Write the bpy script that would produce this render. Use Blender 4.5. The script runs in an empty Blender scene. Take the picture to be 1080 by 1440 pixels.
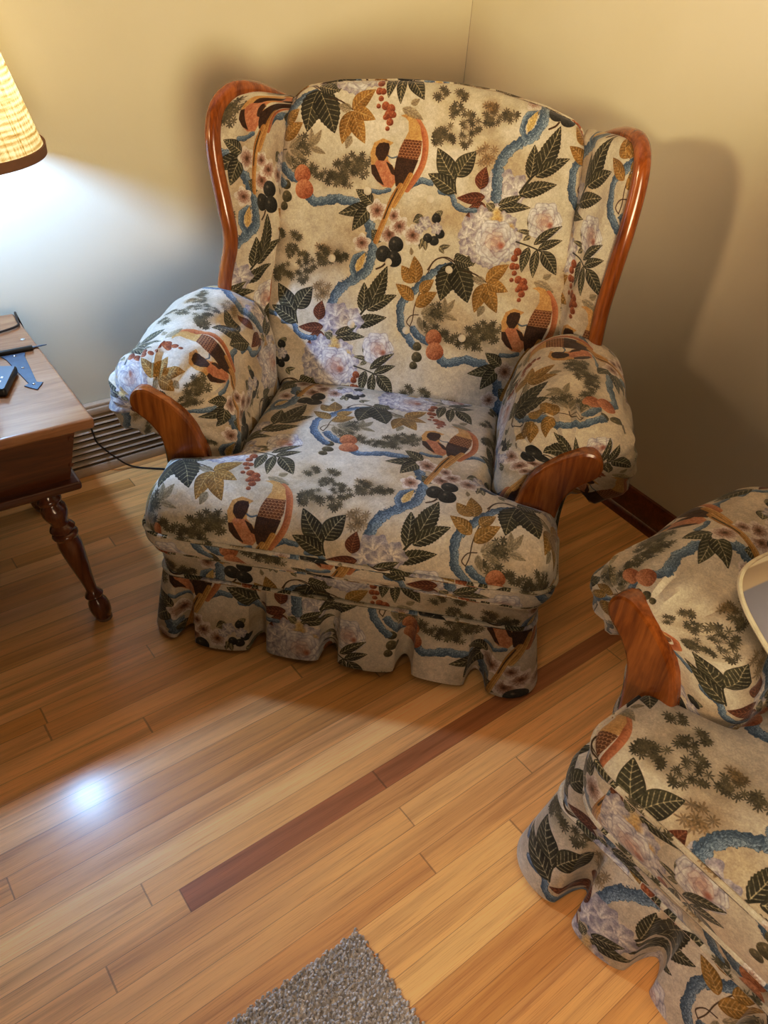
import bpy, math, random
import numpy as np
from mathutils import Matrix, Vector
scn = bpy.context.scene
COL = scn.collection
sin, cos, pi = math.sin, math.cos, math.pi
R_ = math.radians
# ---------------------------------------------------------------- fabric print
TW, TH_ = 0.715, 0.68            # repeat of the half-drop print in metres
NX, NY = 1536, 1460
MOTIFS = "ct21,45,714;ct21,90,713;ct21,84,684;ct21,117,668;ct21,130,649;ct21,67,639;ct21,110,625;ct21,164,686;ct21,168,664;ct21,201,678;ct21,82,626;ct21,57,624;cu27,164,597;ct23,-158,547;ct23,-121,541;ct23,-199,514;ct23,-170,524;ct23,-138,559;ct23,-111,557;ct23,-252,586;ct23,-237,525;ct23,-136,535;ct23,-161,513;cu22,-192,354;ct20,-152,348;ct24,102,235;ct24,86,203;ct24,98,177;cw34,208,540;cw30,245,534;cw22,187,524;cw27,222,518;lr26,176,511,112,502;lr31,163,526,169,574;lr23,182,489,143,485;lr20,168,478,134,455;ld23,211,488,284,498;ld21,209,497,262,523;ld20,201,484,181,497;ld26,161,383,170,356;ld24,142,381,129,359;cw29,158,440;cw22,153,400;cw26,175,464;cw20,147,422;cw25,173,409;cw28,229,455;cw24,251,430;cw24,249,398;cw25,212,378;cw24,184,385;cy13,208,480;cy15,213,468;cy12,244,452;cy15,204,462;cW47,214,416;ck11,228,410;ld11,296,443,259,446;ld11,295,438,278,426;ld10,295,452,280,475;cW38,321,472;ck9,334,466;ld20,305,420,363,467;sd3,263,422,296,415,326,406;ld23,294,413,286,355;ld22,314,409,315,345;ld33,326,407,368,358;ld20,317,411,369,436;cb9,270,400;cb8,265,385;cb8,264,367;cb7,273,367;cb6,270,352;cb5,266,336;cb9,282,338;cb9,295,334;cb10,291,321;cb7,301,322;cb6,284,315;cb8,295,306;cb5,291,292;lf21,320,337,371,317;lf15,339,347,358,359;sB24,-98,446,-84,417,-77,382,-77,341,-88,314,-119,290,-148,267,-160,236,-159,209,-155,173;sB13,-112,303,-120,323,-112,347,-93,355;ly16,-107,314,-90,360;sB19,-311,530,-293,515,-277,507;sB21,-239,473,-224,460,-200,464,-174,473,-149,470,-127,469;sB18,117,351,85,336,61,313,41,288,23,269,10,251,10,224,16,194,31,173,53,152;sB10,-90,497,-68,497,-48,504;sB13,-1,515,21,530,48,527;sB5,21,529,12,540;sB13,71,512,98,510,109,489,131,479,157,480;ld30,-87,468,-164,440;ld34,-87,464,-127,405;ld29,-84,469,-127,497;ld44,103,539,54,603;ld43,106,547,142,604;ld38,108,513,39,547;sd3,103,549,104,530,109,511;lD52,123,358,104,268;lD59,127,356,170,271;sk3,64,336,80,361,106,369,129,359;ld31,123,368,172,361;sk3,150,343,178,339,207,324;lg33,207,324,255,370;lg35,207,321,189,250;lg35,209,319,243,256;lg29,209,321,262,308;lf20,205,325,171,330;lf18,210,269,199,241;lf14,115,241,114,278;lf17,116,241,139,276;lf14,115,235,152,226;lf17,61,230,93,256;lf15,64,227,105,211;lf16,56,224,70,189;sk2,36,197,41,217,42,243,47,267,55,294;sk2,36,197,27,207,36,224,54,228;sk2,65,328,75,355,96,368,120,360;lg32,35,303,0,339;lg33,39,303,28,364;lf10,21,365,18,383;lg30,38,262,-9,295;lg32,45,248,93,287;lg27,51,282,82,315;co20,-259,518;co22,-252,485;cv11,-297,491;cv13,-295,465;cv10,-301,443;sd5,-104,188,-82,223,-59,248;lF32,-86,219,-87,290;lF41,-72,234,-36,333;lF31,-74,225,-4,269;lF32,-104,183,-23,213;ld31,-52,390,-81,412;ld22,38,455,16,440;ld25,68,468,78,454;cm11,70,453;cm11,83,420;cm11,71,403;cm11,55,407;ld13,44,406,39,380;ld12,50,401,54,379;ld11,85,390,111,397;ld11,85,390,98,377;cx20,-101,380;cx23,-72,456;cx24,-37,406;cx22,-15,427;cx22,19,410;cw15,44,440;cw13,73,431;cw12,33,427;cx17,-31,448;cm18,-19,385;cm19,-47,360;cm19,-21,351;sk4,-61,324,-48,331,-41,340;ph0,-93,544,-99,577,-92,600,-74,610,-50,604,-58,597,-58,581,-58,566,-41,550,-32,526,-43,509,-63,510,-84,525;po0,-92,547,-83,564,-59,565,-41,547,-34,526,-44,509,-64,510,-84,525;pn0,-95,552,-87,553,-77,536,-63,513,-78,520,-92,535;pn0,-60,562,-47,556,-35,535,-46,539;pn0,-71,602,-60,601,-57,593,-60,578,-67,565,-79,565,-87,576,-87,590,-81,599;sB3,-59,576,-49,572,-37,576;sO14,1,654,19,630,26,603,25,570,14,540,-6,509;ph0,-37,662,-25,666,-9,662,7,645,16,616,-2,609,-24,611,-16,631,-19,652,-27,659;ps0,-24,613,16,613,16,588,9,568,-12,566,-36,571,-32,593;pn0,-37,574,12,572,3,544,-13,508,-33,514,-40,544;sh13,-1,539,-18,503,-34,472;sh13,-22,515,-39,482,-51,441,-62,409,-68,387;sk3,-29,507,-44,471,-54,440"
def hexrgb(h): return np.array([int(h[i:i+2],16)/255. for i in (0,2,4)])
def vnoise(shape, cells, seed, octs=3):
    """tileable value noise in 0..1"""
    rng = np.random.RandomState(seed); out = np.zeros(shape); amp=1.; tot=0.
    for o in range(octs):
        cx, cy = cells[0]*2**o, cells[1]*2**o
        g = rng.rand(cy, cx)
        y = np.arange(shape[0])/shape[0]*cy; x = np.arange(shape[1])/shape[1]*cx
        y0=np.floor(y).astype(int); x0=np.floor(x).astype(int); fy=(y-y0)[:,None]; fx=(x-x0)[None]
        fy=fy*fy*(3-2*fy); fx=fx*fx*(3-2*fx)
        a=g[np.ix_(y0%cy,x0%cx)]; b=g[np.ix_(y0%cy,(x0+1)%cx)]; c=g[np.ix_((y0+1)%cy,x0%cx)]; d=g[np.ix_((y0+1)%cy,(x0+1)%cx)]
        out += amp*((a*(1-fx)+b*fx)*(1-fy)+(c*(1-fx)+d*fx)*fy); tot+=amp; amp*=.5
    return out/tot
def paint_print():
    px = NX/TW
    n1=vnoise((NY,NX),(6,6),1,4); n2=vnoise((NY,NX),(90,86),2,3); n3=vnoise((NY,NX),(14,13),3,3); nf=vnoise((NY,NX),(300,290),5,2)
    cream, tan, pale = hexrgb('d8cdba'), hexrgb('b9a586'), hexrgb('e6ddd0')
    k=np.clip((n1-.45)*3.2,0,1)[...,None]; k2=np.clip((n3-.5)*3,0,1)[...,None]
    img = cream*(1-k*.8)+tan*(k*.8); img = img*(1-k2*.45)+pale*(k2*.45)
    img *= (.93+.14*n2)[...,None]
    def comp(ix,iy,col,al):
        """ix,iy index arrays, col (h,w,3), al (h,w)"""
        I=np.ix_(iy%NY,ix%NX); al=np.clip(al,0,1)[...,None]
        img[I]=img[I]*(1-al)+col*al
    def region(x0,x1,y0,y1,pad):
        ix=np.arange(int((x0-pad)*px),int((x1+pad)*px)+2); iy=np.arange(int((y0-pad)*px),int((y1+pad)*px)+2)
        X,Y=np.meshgrid((ix+.5)/px,(iy+.5)/px); return ix,iy,X,Y
    def seg(X,Y,a,b):
        d=b-a; L=max(np.hypot(*d),1e-6); t=np.clip(((X-a[0])*d[0]+(Y-a[1])*d[1])/L**2,0,1)
        return np.hypot(X-a[0]-t*d[0],Y-a[1]-t*d[1]), t*L, ((X-a[0])*-d[1]+(Y-a[1])*d[0])/L
    aa=lambda d,s=.0005: np.clip(.5-d/s,0,1)
    LC={'d':('2e2a1e','49452f','cfc39c'),'D':('29251a','423d28','bfb388'),'F':('2b281c','46412b','d3c7a0'),'g':('7c5922','a67e3b','dcbf85'),
        'r':('552817','773f26','b07a55'),'f':('8b7f5f','a4967a','6f644a'),'y':('c9a765','d8bd83','b08f50')}
    def leaf(b,t,w,st,rng):
        w=w*1.0; d=t-b; L=np.hypot(*d); e=d/L; nrm=np.array([-e[1],e[0]])
        ix,iy,X,Y=region(min(b[0],t[0])-w,max(b[0],t[0])+w,min(b[1],t[1])-w,max(b[1],t[1])+w,.002)
        q=((X-b[0])*e[0]+(Y-b[1])*e[1])/L; y=(X-b[0])*nrm[0]+(Y-b[1])*nrm[1]
        y=y-.06*L*np.sin(np.clip(q,0,1)*np.pi)*rng.choice([-1,1])*.6
        qc=np.clip(q,0,1); pr=np.sin(np.pi*qc**.82)**.85*(1-.25*qc)
        hw=.56*w*pr
        if st in 'DF': hw=hw*(1+.13*(2*np.abs(((qc*(9 if st=='D' else 11)-np.abs(y)/w*2)%1)-.5)-.5))
        al=aa(np.abs(y)-hw,.0008)*(q>0)*(q<1)
        c0,c1,c2=[hexrgb(h) for h in LC[st]]
        s=np.clip(.5+y/(w+1e-6)*.9+(n3[np.ix_(iy%NY,ix%NX)]-.5)*1.2,0,1)[...,None]
        col=c0*(1-s)+c1*s
        col=col*(.8+.4*nf[np.ix_(iy%NY,ix%NX)][...,None])
        comp(ix,iy,col,al*(.96 if st!='f' else .75))
        nv=8 if st in 'dDFgr' else 5
        ph=(qc*nv-np.abs(y)/max(w,1e-4)*3.2)%1
        vein=np.clip(1.25-np.abs(ph-.5)*L/nv/.0012,0,1)*.85+np.clip(1.3-np.abs(y)/.0010,0,1)
        vein=vein*(np.abs(y)<hw*.86)*(q>.03)*(q<.95)*(.25+1.1*nf[np.ix_(iy%NY,ix%NX)])
        comp(ix,iy,np.broadcast_to(c2,col.shape),np.clip(vein,0,1)*al*(.85 if st in 'dDF' else .7))
    SC={'B':('4f6379','96aabb','2a3745'),'d':('3c3826',)*3,'k':('4a3520',)*3,'h':('b07f3f','d3a865','7f5526'),'O':('a8623b','c58356','8a4c2c')}
    def stroke(P,w,st):
        ix,iy,X,Y=region(P[:,0].min(),P[:,0].max(),P[:,1].min(),P[:,1].max(),w)
        # smooth the polyline
        Q=[P[0]]
        for i in range(len(P)-1):
            p0=P[max(i-1,0)];p1=P[i];p2=P[i+1];p3=P[min(i+2,len(P)-1)]
            for t in (.25,.5,.75,1.):
                Q.append(.5*((2*p1)+(-p0+p2)*t+(2*p0-5*p1+4*p2-p3)*t*t+(-p0+3*p1-3*p2+p3)*t**3))
        Q=np.array(Q); best=np.full(X.shape,9.); S=np.zeros(X.shape); V=np.zeros(X.shape); acc=0
        for i in range(len(Q)-1):
            d,s,v=seg(X,Y,Q[i],Q[i+1]); m=d<best; best=np.where(m,d,best); S=np.where(m,acc+s,S); V=np.where(m,v,V); acc+=np.hypot(*(Q[i+1]-Q[i]))
        I=np.ix_(iy%NY,ix%NX); nn=n2[I]; n_=nf[I]
        hw=w/2*(1+(.8*(nn-.5)+.3*(n_-.5) if st=='B' else 0)+0)
        al=aa(best-hw,.0009)
        c0,c1,c2=[hexrgb(h) for h in SC[st]]
        if st=='B':
            k=np.clip(.5+V/w*1.2+ (n_-.5)*1.3,0,1)[...,None]; col=c0*(1-k)+c1*k
            strv=(np.abs(((V/w*3.5+nn*3.2)%1)-.5)<.14)*np.clip(n_*2.2-.5,0,1)
            col=col*(1-.75*strv[...,None])+c2*.75*strv[...,None]
            edge=np.clip(1-(hw-best)/.0016,0,1)[...,None]*.45; col=col*(1-edge)+c2*edge
        else:
            k=np.clip(.5+V/w*1.6+(n_-.5)*.8,0,1)[...,None]; col=c0*(1-k)+c1*k
            if st=='h':
                ln=(np.abs(((V/w*3)%1)-.5)<.12)[...,None]*.5; col=col*(1-ln)+c2*ln
        comp(ix,iy,col,al*.97)
    def circ(c,r,st,rng):
        ix,iy,X,Y=region(c[0]-r*1.5,c[0]+r*1.5,c[1]-r*1.5,c[1]+r*1.5,.002); I=np.ix_(iy%NY,ix%NX)
        dx,dy=X-c[0],Y-c[1]; R=np.hypot(dx,dy); A=np.arctan2(dy,dx); n_=nf[I]; nn=n2[I]; one=np.ones(X.shape+(1,))
        if st in 'tu':
            nl=rng.randint(7,10)
            comp(ix,iy,one*hexrgb('7d7052' if st=='t' else '957a52'),np.clip(1-R/(r*1.45),0,1)**1.2*.5*(.4+n_))
            for j in range(nl):
                a=rng.rand()*6.28; rr=r*(.15+.75*rng.rand()); cx,cy=c[0]+np.cos(a)*rr*1.1,c[1]+np.sin(a)*rr*.7
                ex,ey=X-cx,Y-cy; RR=np.hypot(ex,ey); AA=np.arctan2(ey,ex)
                m=rng.randint(7,10); ph=rng.rand()*6
                sp=r*.42*(.68+.32*np.cos(AA*m+ph)+.9*(nn-.5)+.3*(n_-.5))
                col=hexrgb('544c37' if st=='t' else '75603f')*(.8+.45*rng.rand())
                comp(ix,iy,one*col*(.75+.5*n_[...,None]),aa(RR-sp,.0012)*(.88 if st=='t' else .6))
        elif st in 'wWx':
            base=hexrgb('d6d0d4'); lo=hexrgb('8f8ca0'); hi=hexrgb('f2eee9'); wm=hexrgb('cdb9a4')
            if st=='W':
                col=np.zeros(X.shape+(3,))+base*.8; al=np.zeros(X.shape)
                for rk,m_,pr_ in ((.66,8,.44),(.56,7,.40),(.38,6,.36),(.22,5,.30),(.06,2,.20)):
                    for j in range(m_):
                        a=6.283*(j+rng.rand()*.5)/m_+rk*5; cx,cy=np.cos(a)*rk*r,np.sin(a)*rk*r; pr=pr_*r*(.85+.3*rng.rand())
                        d_=np.hypot(X-c[0]-cx,Y-c[1]-cy)*(1+.10*np.cos(np.arctan2(Y-c[1]-cy,X-c[0]-cx)*4+j)); ra=((X-c[0])*np.cos(a)+(Y-c[1])*np.sin(a)-rk*r)/pr
                        k=np.clip(.5+.5*ra+(nn-.5)*.7-(d_>pr*.86)*.25,0,1)[...,None]
                        pc=lo*(1-k)+hi*k; pe=(np.abs(d_-pr)<.0011)[...,None]*.28; pc=pc*(1-pe)+lo*.8*pe; wv=np.clip(.9-rk*1.6-k*.3,0,.6); pc=pc*(1-wv)+hexrgb('d2a48c')*wv
                        pa=aa(d_-pr,.0012); col=col*(1-pa[...,None])+pc*pa[...,None]; al=np.maximum(al,pa)
            elif st=='w':
                lob=r*(1+.10*np.cos(A*5+rng.rand()*6)+.05*np.cos(A*11)); k=np.clip(1.05-R/lob*.9+(nn-.5)*.5+.25*np.sin(A*7+R/r*3),0,1)[...,None]
                col=lo*(1-k)+hi*k; col=col*.8+wm*.2*(.6+.8*n_[...,None]); al=aa(R-lob,.001)
            else:
                lob=r*(1+.16*np.cos(A*5+rng.rand()*6)); k=np.clip(R/r*1.2-.1+(n_-.5)*.5,0,1)[...,None]
                col=hexrgb('8a5a40')*(1-k)+hexrgb('e3d8d0')*k
                dot=np.clip(1-R/(r*.28),0,1)[...,None]; col=col*(1-dot)+hexrgb('4a2f1c')*dot
                st_=(np.abs(np.sin(A*8))<.16)*(R<r*.7); col=col*(1-.35*st_[...,None]); al=aa(R-lob,.001)
            comp(ix,iy,col,al*.95)
        else:
            c0,c1={'o':('96512e','d09368'),'b':('6e3018','b06a42'),'m':('1d1c18','3d3b36'),'v':('3c3622','75694a'),'y':('b98f4d','dfc58e'),'k':('9a5540','c08a72')}[st]
            k=np.clip(.55+(dy-dx)/r*.4+(n_-.5)*.9,0,1)[...,None]; col=hexrgb(c0)*(1-k)+hexrgb(c1)*k
            if st in 'yk': comp(ix,iy,col,np.clip(1-R/r,0,1)*1.6*(.5+n_*.6))
            else:
                comp(ix,iy,col,aa(R-r*(1+.03*np.cos(A*3+1)),.0009)*.97)
                if st!='o': comp(ix,iy,one*hexrgb('d9c3a0'),np.clip(1-np.hypot(dx+r*.3,dy-r*.35)/(r*.25),0,1)*.5)
    PC={'h':('b98a4a','d6af72'),'o':('b06a45','d09a74'),'n':('2e1a10','4a2e1e'),'s':('5a3018','86502c')}
    def poly(P,st):
        ix,iy,X,Y=region(P[:,0].min(),P[:,0].max(),P[:,1].min(),P[:,1].max(),.003); I=np.ix_(iy%NY,ix%NX)
        ins=np.zeros(X.shape,bool); D=np.full(X.shape,9.); n=len(P)
        for i in range(n):
            a,b=P[i],P[(i+1)%n]; d,_,_=seg(X,Y,a,b); D=np.minimum(D,d)
            cr=((a[1]>Y)!=(b[1]>Y)); xx=(b[0]-a[0])*(Y-a[1])/((b[1]-a[1]) if abs(b[1]-a[1])>1e-9 else 1e-9)+a[0]; ins^=cr&(X<xx)
        sd=np.where(ins,-D,D)-.0008; c0,c1=[hexrgb(h) for h in PC[st]]
        k=np.clip(nf[I]*.7+n2[I]*.6-.1,0,1)[...,None]; col=c0*(1-k)+c1*k
        if st=='s':
            u=X/.0075; v=Y/.006; row=np.floor(v); f=np.hypot(((u+.5*(row%2))%1)-.5,(v%1)-.1); ln=(np.abs(f-.5)<.1)[...,None]*.7
            col=col*(1-ln)+hexrgb('d2a877')*ln
        if st=='n':
            ln=((np.sin(X*1500+Y*700)>.9)*(nf[I]>.45))[...,None]*.35; col=col*(1-ln)+hexrgb('a5703f')*ln
        comp(ix,iy,col,aa(sd,.0009)*.97)
    items=MOTIFS.split(';')
    for off,tufts in (((0,0),1),((TW/2,TH_/2),1),((0,0),0),((TW/2,TH_/2),0)):
        rng=np.random.RandomState(11)
        for it in items:
            f=it.split(','); k,st,w=f[0][0],f[0][1],float(f[0][2:])/1000; P=np.array(f[1:],float).reshape(-1,2)/1000+off
            if (st in 'tu' and k=='c')!=bool(tufts): continue
            if k=='l': leaf(P[0],P[1],w,st,rng)
            elif k=='s': stroke(P,max(w,.0016),st)
            elif k=='c': circ(P[0],w,st,rng)
            else: poly(P,st)
    img *= (.86+.12*nf)[...,None]
    return np.clip(img,0,1)

# ---------------------------------------------------------------- node helpers
class NT:
    def __init__(s, name):
        s.m = bpy.data.materials.new(name); s.m.use_nodes = True
        s.t = s.m.node_tree; s.t.nodes.clear()
        s.out = s.t.nodes.new('ShaderNodeOutputMaterial')
    def n(s, typ, props=None, **ins):
        nd = s.t.nodes.new('ShaderNode'+typ)
        for k, v in (props or {}).items(): setattr(nd, k, v)
        for k, v in ins.items():
            key = int(k[1:]) if k[0] == 'i' and k[1:].isdigit() else k.replace('_', ' ')
            s.set(nd.inputs[key], v)
        return nd
    def set(s, sock, v):
        if isinstance(v, bpy.types.NodeSocket): s.t.links.new(v, sock)
        else: sock.default_value = v
    def math(s, op, a, b=0., c=None):
        nd = s.t.nodes.new('ShaderNodeMath'); nd.operation = op; s.set(nd.inputs[0], a); s.set(nd.inputs[1], b)
        if c is not None: s.set(nd.inputs[2], c)
        return nd.outputs[0]
    def ramp(s, fac, stops):
        nd = s.t.nodes.new('ShaderNodeValToRGB'); e = nd.color_ramp.elements
        while len(e) < len(stops): e.new(.5)
        for el, (p, c) in zip(e, stops): el.position = p; el.color = tuple(c)+(1,) if len(c) == 3 else c
        s.set(nd.inputs[0], fac); return nd.outputs[0]
    def mix(s, fac, a, b, mode='MIX'):
        nd = s.t.nodes.new('ShaderNodeMix'); nd.data_type = 'RGBA'; nd.blend_type = mode
        s.set(nd.inputs[0], fac); s.set(nd.inputs[6], a); s.set(nd.inputs[7], b); return nd.outputs[2]
    def noise(s, vec, scale, detail=4., rough=.55, dist=0.):
        nd = s.n('TexNoise', Scale=scale, Detail=detail, Roughness=rough, Distortion=dist)
        if vec is not None: s.set(nd.inputs['Vector'], vec)
        return nd.outputs['Fac']
    def mapv(s, vec, scale=(1, 1, 1), rot=(0, 0, 0), loc=(0, 0, 0)):
        nd = s.n('Mapping', Scale=scale, Rotation=rot, Location=loc); s.set(nd.inputs['Vector'], vec); return nd.outputs[0]
    def bump(s, h, strength=.2, dist=.002, normal=None):
        nd = s.n('Bump', Strength=strength, Distance=dist); s.set(nd.inputs['Height'], h)
        if normal is not None: s.set(nd.inputs['Normal'], normal)
        return nd.outputs[0]
    def done(s, **ins):
        b = s.n('BsdfPrincipled', **ins); s.t.links.new(b.outputs[0], s.out.inputs[0]); return s.m
def lin(h, k=1.):
    c = [int(h[i:i+2], 16)/255. for i in (0, 2, 4)]
    return tuple((x/12.92 if x <= .04045 else ((x+.055)/1.055)**2.4)*k for x in c)
def lin4(h, k=1.): return lin(h, k)+(1.,)

def mat_fabric():
    img = bpy.data.images.new('bird_and_blossom_print', NX, NY)
    a = np.ones((NY, NX, 4), np.float32); a[..., :3] = paint_print()
    img.pixels.foreach_set(a.ravel()); img.update(); img.pack()
    m = NT('printed_velour')
    uv = m.n('TexCoord').outputs['UV']
    tx = m.n('TexImage', dict(image=img, interpolation='Cubic')); m.set(tx.inputs[0], uv)
    ob = m.n('TexCoord').outputs['Object']
    nap = m.noise(ob, 7., 5., .6); fine = m.noise(ob, 420., 2., .5)
    v = m.ramp(nap, [(.3, (.8, .8, .8)), (.7, (1.12, 1.12, 1.12))])
    c = m.mix(1., tx.outputs[0], v, 'MULTIPLY')
    c = m.mix(.10, c, m.ramp(fine, [(.3, (0, 0, 0)), (.7, (1, 1, 1))]), 'OVERLAY')
    wr = m.noise(ob, 16., 4., .6)
    b = m.bump(wr, .35, .012); b = m.bump(fine, .25, .0012, b)
    return m.done(Base_Color=c, Roughness=.72, Normal=b, Sheen_Weight=.25, Sheen_Roughness=.4, **{'Specular IOR Level': .25})
def mat_wood(name, dark, mid, light, axis=2, scale=1., rough=.25, coat=.5):
    m = NT(name); ob = m.n('TexCoord').outputs['Object']
    sc = [14*scale]*3; sc[axis] = 1.6*scale
    v = m.mapv(ob, tuple(sc))
    g = m.noise(v, 2.2, 6., .6, 1.2); f = m.noise(m.mapv(ob, tuple(x*7 for x in sc)), 2., 3., .6)
    k = m.math('ADD', m.math('MULTIPLY', g, .75), m.math('MULTIPLY', f, .25))
    c = m.ramp(k, [(.36, dark), (.5, mid), (.64, light)])
    return m.done(Base_Color=c, Roughness=rough, Coat_Weight=coat, Coat_Roughness=.12, Normal=m.bump(f, .06, .001))
def mat_plain(name, h, rough=.6, metal=0., k=1., nz=0., **kw):
    m = NT(name); ob = m.n('TexCoord').outputs['Object']; c = lin4(h, k)
    if nz: 
        f = m.noise(ob, 60., 4.); c = m.ramp(f, [(.3, lin(h, k*(1-nz))), (.7, lin(h, k*(1+nz)))])
    return m.done(Base_Color=c, Roughness=rough, Metallic=metal, **kw)
def mat_wall():
    m = NT('wall_paint'); ob = m.n('TexCoord').outputs['Object']
    f = m.noise(ob, 2.5, 4.); g = m.noise(ob, 140., 3.)
    c = m.ramp(f, [(.3, (.70, .635, .49)), (.7, (.735, .67, .525))])
    return m.done(Base_Color=c, Roughness=.55, Normal=m.bump(g, .12, .002), **{'Specular IOR Level': .3})
def mat_floor():
    m = NT('oak_strip_floor'); ob = m.n('TexCoord').outputs['Object']
    sp = m.n('SeparateXYZ', i0=ob); X, Y = sp.outputs[0], sp.outputs[1]
    W = .0478
    yr = m.math('DIVIDE', m.math('SUBTRACT', Y, .665), W); row = m.math('FLOOR', yr); fy = m.math('FRACT', yr)
    rnd = m.n('TexWhiteNoise', dict(noise_dimensions='1D'), W=row).outputs['Value']
    xo = m.math('DIVIDE', m.math('ADD', X, m.math('MULTIPLY', rnd, 7.3)), m.math('ADD', 1.1, m.math('MULTIPLY', rnd, .9)))
    bi = m.math('FLOOR', xo); fx = m.math('FRACT', xo)
    cid = m.n('CombineXYZ', i0=row, i1=bi).outputs[0]
    wn = m.n('TexWhiteNoise', dict(noise_dimensions='3D')); m.set(wn.inputs['Vector'], cid); bv = wn.outputs['Value']
    # one red-brown strip starting beside the rug
    isr = m.math('COMPARE', row, 0., .1); isx = m.math('GREATER_THAN', X, .2); red = m.math('MULTIPLY', isr, isx)
    off = m.n('CombineXYZ', i0=m.math('MULTIPLY', bv, 31.), i1=m.math('MULTIPLY', bv, 17.), i2=0.).outputs[0]
    va = m.n('VectorMath', dict(operation='ADD'), i0=ob, i1=off).outputs[0]
    grain = m.noise(m.mapv(va, (.55, 30, 1)), 3., 6., .65, .5)
    big = m.noise(m.mapv(va, (.45, 9, 1)), 1.6, 3., .5)
    rg = m.math('PINGPONG', m.math('ADD', m.math('MULTIPLY', big, 9.), m.math('MULTIPLY', grain, 1.2)), 1.)
    pore = m.noise(m.mapv(va, (5, 330, 1)), 2., 3., .6)
    base = m.ramp(bv, [(0., lin('c08a4a', 1.4)), (.3, lin('cc9a60', 1.45)), (.55, lin('d4a66c', 1.5)), (.8, lin('c49056', 1.4)), (1., lin('dcb076', 1.5))])
    base = m.mix(red, base, lin4('b87545'))
    g = m.math('ADD', m.math('MULTIPLY', grain, .55), m.math('MULTIPLY', rg, .45))
    sh = m.ramp(g, [(.22, (.78, .72, .66)), (.45, (1, 1, 1)), (.75, (1.18, 1.17, 1.14))])
    c = m.mix(.85, base, sh, 'MULTIPLY')
    c = m.mix(.55, c, m.ramp(pore, [(.34, (.62, .52, .42)), (.48, (1, 1, 1))]), 'MULTIPLY')
    dy = m.math('MINIMUM', fy, m.math('SUBTRACT', 1., fy)); gap = m.math('LESS_THAN', dy, .012)
    dx = m.math('MULTIPLY', m.math('MINIMUM', fx, m.math('SUBTRACT', 1., fx)), .95); gx = m.math('LESS_THAN', dx, .0011)
    gx2 = m.math('MULTIPLY', isr, m.math('LESS_THAN', m.math('ABSOLUTE', m.math('SUBTRACT', X, .2)), .0012))
    gp = m.math('MAXIMUM', m.math('MAXIMUM', gap, gx), gx2)
    c = m.mix(m.math('MULTIPLY', gp, .42), c, lin4('3a2010'))
    h = m.math('SUBTRACT', m.math('MULTIPLY', pore, .35), gp)
    wv = m.noise(ob, 9., 2.)
    b = m.bump(h, .16, .0012); b = m.bump(wv, .06, .01, b)
    ro = m.ramp(pore, [(.3, (.50,)*3), (.7, (.38,)*3)])
    return m.done(Base_Color=c, Roughness=ro, Normal=b, Coat_Weight=.32, Coat_Roughness=.19)
def mat_shade():
    m = NT('burlap_lamp_shade'); uv = m.n('TexCoord').outputs['UV']
    sp = m.n('SeparateXYZ', i0=uv); U, V = sp.outputs[0], sp.outputs[1]
    def thread(a, along, n, seed):
        w = m.noise(m.n('CombineXYZ', i0=m.math('MULTIPLY', a, n), i1=m.math('MULTIPLY', along, 6.), i2=seed).outputs[0], 1., 3., .6)
        p = m.math('ABSOLUTE', m.math('SUBTRACT', m.math('FRACT', m.math('ADD', m.math('MULTIPLY', a, n), m.math('MULTIPLY', w, .6))), .5))
        return p, w
    a, w1 = thread(U, V, 420., 1.); b, w2 = thread(V, U, 95., 5.)
    sl1 = m.noise(m.n('CombineXYZ', i0=m.math('MULTIPLY', U, 240.), i1=m.math('MULTIPLY', V, 3.), i2=2.).outputs[0], 1., 4., .7)
    sl2 = m.noise(m.n('CombineXYZ', i0=m.math('MULTIPLY', U, 9.), i1=m.math('MULTIPLY', V, 60.), i2=9.).outputs[0], 1., 4., .7)
    k = m.math('ADD', m.math('MULTIPLY', a, .5), m.math('MULTIPLY', b, .5))
    k = m.math('ADD', k, m.math('MULTIPLY', m.math('SUBTRACT', m.math('MAXIMUM', sl1, sl2), .5), 1.6))
    c = m.ramp(k, [(.10, (.44, .20, .055)), (.40, (.22, .074, .014)), (.66, (.04, .008, .001))])
    dif = m.n('BsdfDiffuse', Color=m.mix(.6, c, lin4('b98a4a'))).outputs[0]; tr = m.n('BsdfTranslucent', Color=c).outputs[0]
    mx = m.n('MixShader', i0=.6, i1=dif, i2=tr).outputs[0]
    m.t.links.new(mx, m.out.inputs[0]); return m.m
def mat_rug():
    m = NT('grey_loop_pile'); ob = m.n('TexCoord').outputs['Object']
    f = m.noise(ob, 160., 3.); g = m.noise(ob, 14., 3.)
    c = m.ramp(f, [(.3, lin('a39b94', 1.1)), (.5, lin('c9c2ba', 1.15)), (.72, lin('e4ddd4', 1.2))])
    c = m.mix(.5, c, m.ramp(g, [(.3, (.85,)*3), (.7, (1.1,)*3)]), 'MULTIPLY')
    return m.done(Base_Color=c, Roughness=.95, Sheen_Weight=.2)
def mat_striped():
    m = NT('blue_grey_and_cream_stripe'); uv = m.n('TexCoord').outputs['UV']
    sp = m.n('SeparateXYZ', i0=uv); f = m.math('FRACT', m.math('ADD', m.math('MULTIPLY', sp.outputs[0], 3.2), .35))
    c = m.ramp(f, [(0., lin('85858f')), (.4, lin('8d8d98')), (.42, lin('e0d2b4')), (.55, lin('e6dac0')), (.57, lin('b3a184')), (.78, lin('b9a88c')), (.8, lin('85858f'))])
    return m.done(Base_Color=c, Roughness=.6, Sheen_Weight=.2)

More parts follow.
